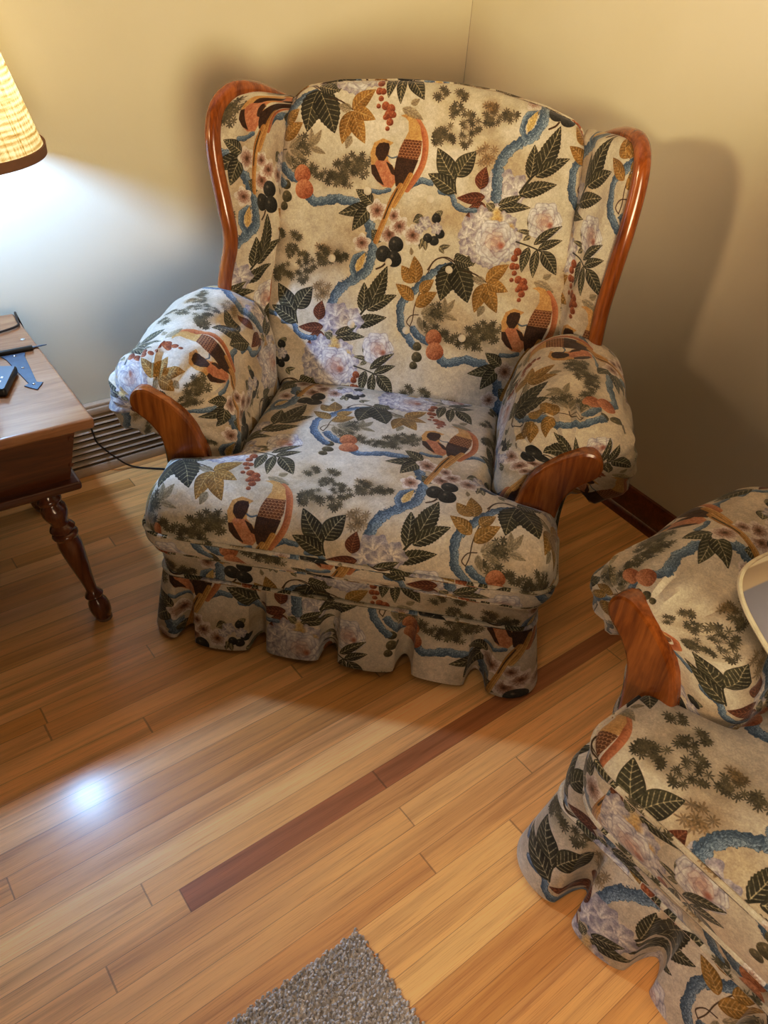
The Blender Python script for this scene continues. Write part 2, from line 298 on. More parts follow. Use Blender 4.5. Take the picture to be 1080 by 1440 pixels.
# ---------------------------------------------------------------- mesh helpers
class MB:
    def __init__(s): s.v = []; s.f = []; s.uv = []; s.n = 0
    def grid(s, P, UV=None, closed=False, flip=False):
        P = np.asarray(P, float); n, m = P.shape[:2]
        if UV is None: UV = np.zeros((n, m+1, 2))
        b = s.n; s.v += P.reshape(-1, 3).tolist(); s.n += n*m
        mm = m if closed else m-1
        for i in range(n-1):
            for j in range(mm):
                j2 = (j+1) % m; q = [(i, j, j), (i, j2, j+1), (i+1, j2, j+1), (i+1, j, j)]
                if flip: q.reverse()
                s.f.append([b+r*m+c for r, c, _ in q]); s.uv += [UV[r][c] for r, _, c in q]
        return s
    def poly(s, pts, UV=None, flip=False):
        b = s.n; pts = [list(map(float, p)) for p in pts]; s.v += pts; s.n += len(pts)
        idx = list(range(len(pts)))
        if flip: idx.reverse()
        s.f.append([b+i for i in idx]); s.uv += [(UV[i] if UV is not None else (0, 0)) for i in idx]; return s
    def tube(s, path, rad, seg=10, cap=True, uvs=(TW, TH_), close=False, flat=None):
        P = np.asarray(path, float); n = len(P); rad = np.broadcast_to(np.asarray(rad, float), (n,))
        T = (np.roll(P, -1, 0)-np.roll(P, 1, 0)) if close else np.gradient(P, axis=0)
        T /= np.linalg.norm(T, axis=1)[:, None]+1e-12
        up = np.array([0, 0, 1.]) if abs(T[0][2]) < .9 else np.array([0, 1., 0])
        N = np.cross(T[0], up); N /= np.linalg.norm(N); rows = []; acc = 0.; UV = []
        for i in range(n):
            N = N-T[i]*(N@T[i]); N /= np.linalg.norm(N); B = np.cross(T[i], N)
            a = np.linspace(0, 2*pi, seg, endpoint=False)
            fa = flat if flat is not None else 1.
            rows.append(P[i]+rad[i]*(np.cos(a)[:, None]*N+fa*np.sin(a)[:, None]*B))
            if i: acc += np.linalg.norm(P[i]-P[i-1])
            UV.append([(acc/uvs[0], (k/seg*rad[i]*6.28)/uvs[1]) for k in range(seg+1)])
        if close: rows.append(rows[0]); UV.append(UV[0])
        s.grid(np.array(rows), UV, closed=True)
        if cap and not close:
            s.poly(rows[0], flip=False); s.poly(rows[-1], flip=True)
        return s
    def lathe(s, prof, seg=28, M=None):
        a = np.linspace(0, 2*pi, seg, endpoint=False); rows = []
        for r, z in prof: rows.append([(r*cos(t), r*sin(t), z) for t in a])
        P = np.array(rows)
        if M is not None: 
            Q = np.c_[P.reshape(-1, 3), np.ones(P.shape[0]*P.shape[1])]@np.array(M).T; P = Q[:, :3].reshape(P.shape)
        s.grid(P, [[(k/seg, i/len(prof)) for k in range(seg+1)] for i in range(len(prof))], closed=True)
        s.poly(P[0], flip=True); s.poly(P[-1]); return s
    def box(s, lo, hi, bev=.002, seg=2):
        """box with rounded vertical and horizontal edges"""
        lo, hi = np.array(lo, float), np.array(hi, float); c = (lo+hi)/2; h = (hi-lo)/2; bev = min(bev, h.min()*.99)
        rows = []
        def ring(ins, z):
            pts = []
            r = bev
            for cx, cy, a0 in ((1, 1, 0), (-1, 1, 90), (-1, -1, 180), (1, -1, 270)):
                for k in range(seg+1):
                    a = R_(a0+90*k/seg); pts.append((c[0]+cx*(h[0]-r)+(r-ins)*cos(a), c[1]+cy*(h[1]-r)+(r-ins)*sin(a), z))
            return pts
        for k in range(seg+1):
            a = pi/2*k/seg; rows.append(ring(bev*(1-sin(a)), lo[2]+bev*(1-cos(a))))
        for k in range(seg+1):
            a = pi/2*k/seg; rows.append(ring(bev*(1-cos(a)), hi[2]-bev*(1-sin(a))))
        s.grid(np.array(rows), closed=True); s.poly(rows[0], flip=True); s.poly(rows[-1]); return s
    def prism(s, out, y0, y1, bev=.004, axis=1):
        """2-D outline (x,z) extruded along y with bevelled rims; outline runs anticlockwise"""
        O = np.array(out, float); n = len(O)
        T = np.roll(O, -1, 0)-np.roll(O, 1, 0); T /= np.linalg.norm(T, axis=1)[:, None]+1e-12; Nn = np.c_[T[:, 1], -T[:, 0]]
        rows = []
        for ins, y in ((bev, y0), (bev*.3, y0+bev*.3), (0, y0+bev), (0, y1-bev), (bev*.3, y1-bev*.3), (bev, y1)):
            Q = O-Nn*ins; q = np.zeros((n, 3)); q[:, [0, 2, 1][0]] = Q[:, 0]; q[:, 2] = Q[:, 1]; q[:, 1] = y
            if axis == 2: q = q[:, [0, 2, 1]]
            rows.append(q)
        fl = axis == 2
        s.grid(np.array(rows), closed=True, flip=not fl); s.poly(rows[0], flip=fl); s.poly(rows[-1], flip=not fl); return s
    def build(s, name, mat, parent=None, smooth=True, autos=True):
        me = bpy.data.meshes.new(name); me.from_pydata(s.v, [], s.f)
        l = me.uv_layers.new(name='UVMap'); l.data.foreach_set('uv', np.asarray(s.uv, np.float32).ravel())
        me.materials.append(mat); me.validate()
        if smooth:
            me.polygons.foreach_set('use_smooth', [True]*len(me.polygons))
            if autos: me.set_sharp_from_angle(angle=R_(42))
        o = bpy.data.objects.new(name, me); COL.objects.link(o)
        if parent: o.parent = parent
        return o
def tag(o, label=None, cat=None, group=None, kind=None):
    for k, v in (('label', label), ('category', cat), ('group', group), ('kind', kind)):
        if v: o[k] = v
    return o
def empty(name, loc, rz=0.):
    o = bpy.data.objects.new(name, None); o.location = loc; o.rotation_euler = (0, 0, rz); o.empty_display_size = .1; COL.objects.link(o); return o
def cr(pts, n, closed=False):
    """Catmull-Rom resample, even in arc length"""
    P = np.array(pts, float); L = len(P); out = []
    rng = range(L if closed else L-1)
    for i in rng:
        if closed: p = [P[(i+k) % L] for k in (-1, 0, 1, 2)]
        else: p = [P[max(i-1, 0)], P[i], P[i+1], P[min(i+2, L-1)]]
        for t in np.linspace(0, 1, 24, endpoint=False):
            out.append(.5*(2*p[1]+(-p[0]+p[2])*t+(2*p[0]-5*p[1]+4*p[2]-p[3])*t*t+(-p[0]+3*p[1]-3*p[2]+p[3])*t**3))
    out.append(P[0] if closed else P[-1]); out = np.array(out)
    d = np.r_[0, np.cumsum(np.linalg.norm(np.diff(out, axis=0), axis=1))]
    q = np.linspace(0, d[-1], n+1 if closed else n)
    r = np.stack([np.interp(q, d, out[:, k]) for k in range(out.shape[1])], 1)
    return r[:-1] if closed else r
def segdist(U, S, bl):
    E = np.full(U.shape, 9.)
    for a, b in zip(bl, np.roll(bl, -1, 0)):
        d = b-a; t = np.clip(((U-a[0])*d[0]+(S-a[1])*d[1])/max(d@d, 1e-12), 0, 1); E = np.minimum(E, np.hypot(U-a[0]-t*d[0], S-a[1]-t*d[1]))
    return E
def sm(x, a, b): t = np.clip((np.asarray(x, float)-a)/(b-a), 0, 1); return t*t*(3-2*t)
def wrinkle(P, seed, f=9., amp=.004):
    rng = np.random.RandomState(seed); d = np.zeros(P.shape[:-1])
    for k in range(7):
        w = rng.randn(3); w /= np.linalg.norm(w); fr = f*(.6+1.6*rng.rand())
        d += np.sin(P@w*fr*2*pi/1.+rng.rand()*6.28)/7.
    return d*amp*2.2
def normals(P, closed=False):
    if closed: dj = np.roll(P, -1, 1)-np.roll(P, 1, 1)
    else: dj = np.gradient(P, axis=1)
    di = np.gradient(P, axis=0); N = np.cross(dj, di); return N/(np.linalg.norm(N, axis=2)[..., None]+1e-9)
def fuv(U, V): return np.stack([np.asarray(U)/TW, np.asarray(V)/TH_], -1)

# ---------------------------------------------------------------- materials
FAB = mat_fabric()
MAPLE = mat_wood('honey_maple_frame', lin('67300d'), lin('8a4b1a'), lin('a66328'), 2, 1., .22, .6)
TABLEW = mat_wood('maple_table_top', lin('7a4d2c'), lin('8f6240'), lin('a07450'), 0, .8, .28, .5)
TABLED = mat_wood('dark_maple_table', lin('3d1c0c'), lin('542a13'), lin('6a381b'), 0, .8, .3, .5)
LEGW = mat_wood('dark_maple_leg', lin('4a2412'), lin('63341b'), lin('7a4525'), 2, 1., .22, .6)
BASEW = mat_wood('stained_baseboard', lin('4a2010'), lin('663016'), lin('7d4020'), 1, .8, .3, .4)
BTN = mat_plain('fabric_button', 'cdc2b2', .7, 0, 1., .1)
IRON = mat_plain('grey_iron', '56657a', .38, .75, 1., .12)
STEEL = mat_plain('screw_steel', 'b9c0cc', .25, 1.)
BLACK = mat_plain('black_plastic', '15130f', .35)
GREYP = mat_plain('grey_label', '5b6778', .45)
WHITE = mat_plain('white_print', 'e8e8ea', .5)
CORDM = mat_plain('brown_cord', '2a1a10', .5)
VENT = mat_plain('beige_vent_enamel', 'c9ae92', .45, 0, 1., .04)
VDARK = mat_plain('vent_gap_shade', '1c120b', .9)
TRIM = mat_plain('taupe_shade_trim', '7d5a40', .7, 0, 1., .05)
FELT = mat_plain('felt_pad', '8d7561', .9)
# ---------------------------------------------------------------- armchairs
TH = math.atan(.27); BS = np.array([0, sin(TH), cos(TH)]); BN = np.array([0, -cos(TH), sin(TH)]); B0 = np.array([0, .54, .40])
FRAME_L = [(-.424, .55, .52), (-.42, .55, .657), (-.399, .55, .762), (-.409, .55, .842), (-.428, .56, .929), (-.434, .57, .992), (-.427, .59, 1.04), (-.404, .62, 1.068), (-.376, .66, 1.07), (-.353, .72, 1.056), (-.325, .78, 1.036)]
FRAME_R = [(.486, .55, .5), (.481, .55, .621), (.479, .55, .708), (.484, .55, .791), (.490, .55, .878), (.494, .56, .964), (.491, .575, 1.022), (.482, .61, 1.05), (.466, .66, 1.052), (.45, .72, 1.042), (.425, .79, 1.02)]
ARM = [(.43, .19), (.435, .32), (.44, .40), (.462, .432), (.510, .422), (.555, .442), (.576, .50), (.568, .56), (.538, .61), (.485, .642), (.425, .652), (.365, .635), (.322, .59), (.297, .52), (.288, .44), (.287, .33), (.29, .19), (.36, .185)]
def rring(u0, u1, v0, v1, r, n=14):
    """rounded rectangle, starts at the back centre and runs along the left side, the front, the right side"""
    pts = [((u0+u1)/2, v1)]
    for cx, cy, a0 in ((u0+r, v1-r, 90), (u0+r, v0+r, 180), (u1-r, v0+r, 270), (u1-r, v1-r, 0)):
        for k in range(n+1): a = R_(a0+90*k/n); pts.append((cx+r*cos(a), cy+r*sin(a)))
    pts.append(((u0+u1)/2, v1)); P = np.array(pts)
    # densify
    out = [P[0]]
    for a, b in zip(P[:-1], P[1:]):
        L = np.hypot(*(b-a)); m = max(1, int(L/.012))
        for k in range(1, m+1): out.append(a+(b-a)*k/m)
    return np.array(out)
def arc(P):
    return np.r_[0, np.cumsum(np.linalg.norm(np.diff(P, axis=0), axis=1))]
def armchair(loc, rz, label, p):
    root = empty('armchair', loc, rz); tag(root, label, 'armchair', 'matching floral armchairs')
    # --- upholstered base
    ring = rring(-.42, .42, .012, .76, .045); A0 = arc(ring); mid = np.interp(.0, [0], [0]); fi = np.argmin(np.hypot(ring[:, 0], ring[:, 1]-.012)); A0 = A0-A0[fi]
    c = np.array([0, .386]); rows = []; UV = []
    for z, k in ((.05, .93), (.12, .955), (.17, .985), (.182, 1.), (.20, 1.0), (.235, 1.006), (.27, 1.004), (.292, .99), (.30, .95), (.302, .6)):
        q = c+(ring-c)*k; rows.append(np.c_[q, np.full(len(q), z)]); UV.append(np.c_[(A0+p['railu'])/TW, np.full(len(q), (z+p['rails'])/TH_)])
    base = MB().grid(rows, UV).build('base', FAB, root)
    MB().tube(np.c_[c+(ring-c)*1.004, np.full(len(ring), .187)+.0], .0055, 8, close=True).build('welt', FAB, base)
    # --- ruffled skirt
    sk = rring(-.421, .421, .011, .761, .046); S = arc(sk); q = np.arange(0, S[-1], .0028); sk = np.stack([np.interp(q, S, sk[:, k]) for k in (0, 1)], 1)
    fi = np.argmin(np.hypot(sk[:, 0], sk[:, 1])); a = q-q[fi]
    T = np.gradient(sk, axis=0); T /= np.linalg.norm(T, axis=1)[:, None]; Nn = np.c_[T[:, 1], -T[:, 0]]
    Nn = np.where(((sk-c)*Nn).sum(1, keepdims=True) < 0, -Nn, Nn)
    rng = np.random.RandomState(p['seed']); PER = p['per']; ph = (a-p['ph'])/PER; idx = np.floor(ph).astype(int); fr = ph-idx
    r1 = rng.rand(200)[idx % 200]; r2 = rng.rand(200)[idx % 200]; LW = .76+.06*(r1-.5)
    lobe = np.where(fr < LW, np.clip(np.sin(pi*np.clip(fr/LW, 0, 1)), 0, 1)**.22, 0)
    lobe = lobe*(.82+.35*r2)+np.where(fr < LW, (fr/LW-.5)*.35*(r1-.35), 0)
    gap = np.where(fr >= LW, np.sin(pi*np.clip((fr-LW)/(1-LW), 0, 1))**.7, 0)
    rows = []; UV = []
    for t in np.linspace(0, 1, 16):
        off = .0015 + (.001+.021*t**.9)*lobe*p['amp'] + .012*t - (.002+.034*t**.7)*gap
        sway = .005*t*np.sin(a*17+p['seed'])
        xy = sk+Nn*(off+sway)[:, None]
        hem = .012+.010*gap+.006*np.sin(a*9+p['seed'])*t+.004
        z = .187*(1-t)+hem*t
        rows.append(np.c_[xy, z]); UV.append(np.c_[(a+p['sku'])/TW, (z+p['sks'])/TH_])
    MB().grid(rows, UV).build('skirt', FAB, root)
    for u, v in ((-.36, .07), (.36, .07), (-.36, .70), (.36, .70)):
        MB().lathe([(.016, 0), (.02, .01), (.024, .06), (.024, .07)], 14, Matrix.Translation((u, v, 0))).build('foot', MAPLE, root)
    # --- seat cushion
    w0, wi, vf, vb, rc = p['w0'], .287-p['armin'], p['vf'], .615, p['rc']
    NU, NV = 140, 150
    tv = (1-np.cos(pi*np.linspace(0, 1, NV)))/2; v = vf+(vb-vf)*tv
    w = wi+(w0-wi)*(1-sm(v, .135, .195)); d = np.clip(v-vf, 0, rc); w = w-rc*(1-np.sqrt(np.clip(1-(1-d/rc)**2, 0, 1)))
    d = np.clip(vb-v, 0, .04); w = w-.04*(1-np.sqrt(np.clip(1-(1-d/.04)**2, 0, 1)))
    x = np.sin(pi/2*np.linspace(-1, 1, NU)); U = x[None]*w[:, None]; V = np.repeat(v[:, None], NU, 1)
    V = V+.012*(1-sm(V, vf, vf+.2))*(np.abs(x)**2)[None]*0
    bd = np.concatenate([np.c_[U[0], V[0]], np.c_[U[:, -1], V[:, -1]][1:], np.c_[U[-1], V[-1]][::-1][1:], np.c_[U[:, 0], V[:, 0]][::-1][1:-1]])
    S = arc(np.r_[bd, bd[:1]]); qs = np.linspace(0, S[-1], 900, endpoint=False); bb = np.r_[bd, bd[:1]]; bl = np.stack([np.interp(qs, S, bb[:, k]) for k in (0, 1)], 1)
    E = segdist(U, V, bl[::2])
    zw = lambda vv: p['zw0']+(p['zw1']-p['zw0'])*sm(vv, .05, .26)
    top = p['top']-.018*sm(V, .2, .6); r = p['rr']-(p['rr']-.04)*sm(V, .08, .28)
    Z0 = zw(V); Z = Z0+(top-Z0)*np.sqrt(np.clip(1-(1-np.clip(E/r, 0, 1))**2, 0, 1))+.012*sm(E, .02, .2)
    P = np.stack([U, V, Z], -1); P[..., 2] += wrinkle(P, 3+p['seed'], 5., .003)*sm(E, 0, .05)
    P[..., 2] -= .012*sm(-P[..., 0], .25, .45)*(1-sm(V, -.02, .2))*p.get('sag', 0)
    ic = np.argmin(np.abs(v-.2)); cs = arc(P[:, NU//2]); cs = cs-cs[ic]+.2
    au = np.zeros(U.shape); du = np.linalg.norm(np.diff(P, axis=1), axis=2); au[:, 1:] = np.cumsum(du, 1); au = au-au[:, NU//2:NU//2+1]
    seat = MB().grid(P, fuv(au+p['seatu'], cs[:, None]+p['seats']+0*au)).build('seat_cushion', FAB, root)
    zb = p['zb']; rows = []; UV = []
    bl2 = np.r_[bl, bl[:1]]; ab = np.r_[qs, S[-1]]
    cen = np.array([0, .25])
    for t in np.linspace(0, 1, 8):
        zz = zw(bl2[:, 1])*(1-t)+zb*t; out = -.001+.006*sin(pi*t)-.014*t**3
        dirv = bl2-cen; dirv = dirv/np.linalg.norm(dirv, axis=1)[:, None]
        rows.append(np.c_[bl2+dirv*out, zz]); UV.append(np.c_[(ab-.5+p['bandu'])/TW, (zz+p['bands'])/TH_])
    MB().grid(rows, UV).build('cushion_band', FAB, seat)
    MB().tube(np.c_[bl-(bl-cen)/np.linalg.norm(bl-cen, axis=1)[:, None]*.012, np.full(len(bl), zb+.004)], .005, 8, close=True).build('piping', FAB, seat)
    MB().tube(np.c_[bl+(bl-cen)/np.linalg.norm(bl-cen, axis=1)[:, None]*.002, zw(bl[:, 1])], .0052, 8, close=True).build('piping', FAB, seat)
    # --- arms with wooden facings
    for sx in (1, -1):
        AR = [(x_-(p['armin'] if x_ < .33 and z_ > .2 else 0), z_-p['armdz'][sx]*float(sm(z_, .3, .6))) for x_, z_ in ARM]
        pr = cr(AR, 110, True)
        if sx < 0: pr = pr[::-1]*[-1, 1]
        cF = np.array([sx*.435, .535]); vF, vB = .140, .64; rf, rb = .090, .13
        ts = list((np.linspace(0, 1, 22)**1.8)*rf+vF); te = list(np.linspace(vF+rf, vB-rb, 34))[1:]; tb = list(vB-rb+rb*(1-(1-np.linspace(0, 1, 16))**1.8))[1:]
        vv = np.array(ts+te+tb); th = np.arctan2(pr[:, 1]-cF[1], pr[:, 0]-cF[0]); rows = []
        A = arc(np.r_[pr, pr[:1]])
        for x_ in vv:
            kf = (1-(1-min((x_-vF)/rf, 1))**2.3)**(1/2.3) if x_ < vF+rf else 1.
            kb = (1-(1-min((vB-x_)/rb, 1))**2.3)**(1/2.3) if x_ > vB-rb else 1.
            k = max(kf*kb, .012)
            pl = 1+.026*np.sin(th*17+2*np.sin(th*3))*(1 if x_ < vF+rf+.03 else 0)*sm(k, .2, .5)*sm(vF+rf+.05-x_, 0, .07)
            lowp = np.where(pr[:, 1] < .42, 1, 0)
            kk = k*pl
            q = cF+(pr-cF)*kk[:, None]
            dz = .018*sm(x_, .2, .38)-.018; q[:, 1] += dz*sm(pr[:, 1], .45, .62)
            flare = 1+.05*(sm(x_, .25, .6))*sm(np.abs(pr[:, 0]), .45, .56)*0
            rows.append(np.c_[q[:, 0], np.full(len(q), x_), q[:, 1]])
        P = np.array(rows); N = normals(P, True); ctr = np.array([sx*.43, 0, .5]); sg = np.sign(((P-ctr)*N*[1, 0, 1]).sum()); N *= sg
        P = P+N*(wrinkle(P*[1, .8, 1], 20+sx+p['seed'], 6., .0035))[..., None]
        gw = sm(vv, vF+.004, vF+.03)*(1-sm(vv, vF+.06, vF+.15)); gw = gw[:, None]*(.35+.65*np.sin(th*2.3+1)**2)[None]
        P = P+N*(gw*(.0042*np.sin(th*21+1.7*np.sin(th*4)+vv[:, None]*16)))[..., None]
        # long soft creases running back from the facing
        for k, (t0, slope, dep) in enumerate(((.22, .35, .008), (.36, .2, .009), (.47, -.25, .008), (.30, .6, .007), (.41, .5, .006))):
            fa = np.arange(110)[None]/110.; cv = vv[:, None]
            P -= N*(dep*np.exp(-((fa-t0-slope*(cv-.3)*.4-.015*np.sin(cv*21+k))/.012)**2)*sm(cv, .2, .27)*(1-sm(cv, .40+.04*k, .55)))[..., None]
        vu = np.r_[0, np.cumsum(np.linalg.norm(np.diff(P[:, 40], axis=0), axis=1))]; vu = vu-np.interp(.3, vv, vu)+.3
        UV = np.stack([np.broadcast_to(((vu+p['armu'][sx])/TW)[:, None], (len(vv), 111)), np.broadcast_to(((A+p['arms'][sx])/TH_)[None], (len(vv), 111))], -1)
        arm = MB().grid(P, UV, closed=True).build('armrest', FAB, root)
        path = [(.458, .545), (.425, .523), (.392, .480), (.378, .41), (.373, .30), (.372, .17)]
        path = [(x_, z_-.5*p['armdz'][sx]*float(sm(z_, .3, .55))) for x_, z_ in path]
        wd = [.035, .043, .045, .042, .040, .038]
        C = cr(path, 26); W = np.interp(np.linspace(0, 1, 26), np.linspace(0, 1, 6), wd); T = np.gradient(C, axis=0); T /= np.linalg.norm(T, axis=1)[:, None]; Nn = np.c_[T[:, 1], -T[:, 0]]
        Lf = C+Nn*W[:, None]; Rt = C-Nn*W[:, None]; a0 = math.atan2(Nn[0][1], Nn[0][0])
        head = [C[0]+W[0]*np.array([cos(a0+pi*k/12), sin(a0+pi*k/12)]) for k in range(1, 12)]
        h2 = [C[0]+W[0]*np.array([cos(a0-pi*k/12), sin(a0-pi*k/12)]) for k in range(1, 12)]
        head = head if (np.mean(head, 0)-C[0])@T[0] < 0 else h2
        o = np.array(list(Lf[::-1])+head+list(Rt)); o[:, 0] *= sx
        ar = .5*np.sum(o[:, 0]*np.roll(o[:, 1], -1)-np.roll(o[:, 0], -1)*o[:, 1])
        if ar < 0: o = o[::-1]
        post = MB().prism(o, p['pv'], p['pv']+.05, .007).build('arm_post', MAPLE, root)
        for (du, dz) in ((.376, .40), (.374, .355)):
            MB().lathe([(.0, -.004), (.006, -.004), (.0075, 0), (.0065, .003), (.003, .0048), (.0, .005)], 14, Matrix.Translation((sx*du, p['pv'], dz)) @ Matrix.Rotation(R_(90), 4, 'X')).build('wood_plug', MAPLE, post)
    # --- back cushion
    LU = [(-.05, -.28), (.0, -.295), (.10, -.33), (.238, -.345), (.374, -.334), (.534, -.324), (.63, -.317), (.78, -.31)]
    RU = [(-.05, .32), (.0, .335), (.1, .395), (.2, .422), (.3, .42), (.5, .402), (.65, .39), (.78, .385)]
    TU = [(-.35, .66), (-.311, .684), (-.263, .708), (-.19, .725), (-.053, .738), (.075, .741), (.171, .734), (.284, .712), (.367, .684), (.42, .65)]
    it = lambda tab, q: np.interp(q, [t[0] for t in tab], [t[1] for t in tab])
    NX_, NS = 150, 150; s0 = -.03
    xs = np.sin(pi/2*np.linspace(-1, 1, NX_)); ys = (1-np.cos(pi*np.linspace(0, 1, NS)))/2
    Sg = np.zeros((NS, NX_)); Ug = np.zeros((NS, NX_))
    for i, y in enumerate(ys):
        for it_ in range(3):
            s = s0+(np.zeros(NX_)+.70-s0)*y if it_ == 0 else s0+(it(TU, Ug[i])-s0)*y
            l, r_ = it(LU, s), it(RU, s); shr = .05*(1-np.sqrt(np.clip(1-(1-np.clip((1-y)*.77/.05, 0, 1))**2, 0, 1)))
            Ug[i] = (l+r_)/2+xs*((r_-l)/2-shr)
        Sg[i] = s0+(it(TU, Ug[i])-s0)*y
    k5 = np.ones(9)/9.
    for j in range(NX_): pass
    bd = np.concatenate([np.c_[Ug[0], Sg[0]], np.c_[Ug[:, -1], Sg[:, -1]][1:], np.c_[Ug[-1], Sg[-1]][::-1][1:], np.c_[Ug[:, 0], Sg[:, 0]][::-1][1:-1]])
    S = arc(np.r_[bd, bd[:1]]); qs = np.linspace(0, S[-1], 900, endpoint=False); bb = np.r_[bd, bd[:1]]; bl = np.stack([np.interp(qs, S, bb[:, k]) for k in (0, 1)], 1)
    E = segdist(Ug, Sg, bl[::2])
    prof = np.sqrt(np.clip(1-(1-np.clip(E/.05, 0, 1))**2, 0, 1))
    H = -.055+.048*prof+.012*sm(E, .02, .2)
    btn = [(-.097, .497), (.047, .493), (-.173, .340), (-.033, .343), (.115, .340), (-.115, .183), (.027, .183), (.17, .184)]
    for (bu, bs) in btn:
        D = np.hypot(Ug-bu, Sg-bs); H -= .006*np.exp(-(D/.022)**2)+.006*np.exp(-(D/.07)**2)
    for i, a_ in enumerate(btn):
        for b_ in btn[i+1:]:
            L = math.dist(a_, b_)
            if L < .19 and abs(a_[1]-b_[1]) > .05:
                t = np.clip(((Ug-a_[0])*(b_[0]-a_[0])+(Sg-a_[1])*(b_[1]-a_[1]))/L**2, 0, 1); D = np.hypot(Ug-a_[0]-t*(b_[0]-a_[0]), Sg-a_[1]-t*(b_[1]-a_[1])); H -= .0028*np.exp(-(D/.011)**2)
    ex = sm(Ug, .24, .40)*sm(E, .0, .03); H += .0045*np.sin((Sg*1.0+Ug*.55)*105)*ex*sm(Sg, .15, .3)*(.4+.6*np.sin(Sg*13)**2)
    ex = sm(-Ug, .22, .33)*sm(E, .0, .03); H += .0022*np.sin((Sg-Ug*.3)*90)*ex
    P = B0+Ug[..., None]*np.array([1, 0, 0])+Sg[..., None]*BS+H[..., None]*BN
    P += BN*(wrinkle(P, 5+p['seed'], 4., .003)*prof)[..., None]
    bo = p['backo']
    cush = MB().grid(P, fuv(Ug+bo[0], Sg+bo[1]))
    Pb = B0+Ug[..., None]*np.array([1, 0, 0])+Sg[..., None]*BS+(-.055-.06*prof)[..., None]*BN
    cush.grid(Pb, fuv(Ug+.3, Sg), flip=True); cush = cush.build('back_cushion', FAB, root)
    ed = B0+bl[:, :1]*np.array([1, 0, 0])+bl[:, 1:]*BS-.055*BN
    MB().tube(ed, .005, 8, close=True).build('piping', FAB, cush)
    Q = Matrix(((1, 0, 0, 0), (0, BN[2], -BN[1], 0), (0, -BN[1], BN[2], 0), (0, 0, 0, 1)))
    for (bu, bs) in btn:
        k = np.argmin(np.hypot(Ug-bu, Sg-bs)); pt = P.reshape(-1, 3)[k]; zv = Vector(BN); xv = Vector((1, 0, 0)); yv = zv.cross(xv)
        M = Matrix.Translation(Vector(pt)) @ Matrix((xv, yv, zv)).transposed().to_4x4()
        MB().lathe([(.008, -.003), (.0100, .0015), (.0092, .005), (.006, .007), (.0005, .008)], 16, M).build('button', BTN, cush)
    # --- outer back
    bk = MB().box((-.33, .665, .16), (.40, .725, 1.05), .025, 4); bk.v = [[x_, y_+.27*(z_-.4), z_-.05*abs((x_-.035)/.365)**3*max(0, (z_-.9)/.15)] for x_, y_, z_ in bk.v]
    bk.build('outer_back', FAB, root)
    # --- wings
    for sx, FR in ((-1, FRAME_L), (1, FRAME_R)):
        F = cr(FR, 70); n = len(F); rows = []; rows2 = []; NSW = 36
        z = F[:, 2]
        zb_ = np.minimum(z, 1.0+.03*np.linspace(0, 1, n)**4)
        ub = -.315 if sx < 0 else .385
        Bk = np.c_[np.full(n, ub), .54+.27*(zb_-.4)+.085, zb_]
        tt = np.linspace(0, 1, n); last = sm(tt, .80, 1.); Bk = Bk*(1-last[:, None])+(np.array([ub, .80, 1.03]))*last[:, None]
        sv = np.linspace(0, 1, NSW)
        for k in range(n):
            d = Bk[k]-F[k]; nr = np.array([-d[1], d[0], 0]); nr /= np.linalg.norm(nr)+1e-9
            if nr[1] > 0: nr = -nr
            b = (4*sv*(1-sv))**.6*.034*(1-.6*last[k])
            fold = .004*np.sin(sv*16+tt[k]*9)*(4*sv*(1-sv))
            rows.append(F[k]+sv[:, None]*d+nr*(b+fold)[:, None]+np.array([0, 0, .012])*((4*sv*(1-sv))**.6*last[k])[:, None])
            rows2.append(F[k]+sv[:, None]*d-nr*((4*sv*(1-sv))**.6*.025)[:, None])
        Pw = np.array(rows); aw = np.zeros(Pw.shape[:2]); aw[:, 1:] = np.cumsum(np.linalg.norm(np.diff(Pw, axis=1), axis=2), 1)
        if sx > 0: aw = aw[:, -1:]-aw
        zt = Pw[..., 2]+.5*(np.cumsum(np.r_[0, np.linalg.norm(np.diff(F, axis=0), axis=1)])-(z-z[0]))[:, None]*0
        g = MB().grid(Pw, fuv(aw+p['wing'][sx][0], zt+p['wing'][sx][1])).grid(np.array(rows2), fuv(aw, zt), flip=True)
        wing = g.build('wing', FAB, root)
        rad = .0165*(1+.10*np.sin(tt*pi))*(1-.2*sm(tt, .85, 1))
        MB().tube(F, rad, 14).build('wing_frame', MAPLE, wing)
    return root

armchair((.72876, .98980, 0), R_(-46.4), 'floral bird-print wing armchair standing in the room corner, seen whole', dict(
    railu=.2, rails=.14, per=.17, ph=-.171, amp=1., seed=1, sku=.30, sks=.37, w0=.437, vf=-.028, rc=.06, zw0=.327, zw1=.385, top=.44, rr=.075, zb=.274,
    seatu=-.21, seats=.265, bandu=.1, bands=.2, pv=.126, armu={1: -.515, -1: -.29}, arms={1: -.09, -1: -.02}, armin=0., armdz={1: .014, -1: 0.}, backo=(0, 0), wing={-1: (-.15, -.48), 1: (.165, -.378)}))
armchair((.75, -.02, 0), R_(-90), 'floral bird-print armchair cut off by the right edge, striped pillow on its arm', dict(
    railu=.5, rails=.3, per=.15, ph=-.29, amp=1.5, seed=7, sku=.1, sks=.12, w0=.385, vf=-.035, rc=.075, zw0=.395, zw1=.40, top=.425, rr=.05, zb=.275,
    seatu=.37, seats=.60, bandu=.3, bands=.45, pv=.126, armu={1: .2, -1: -.06}, arms={1: .1, -1: .12}, armin=.03, armdz={1: .045, -1: .045}, backo=(.2, .3), wing={-1: (.1, .2), 1: (.3, .1)}))
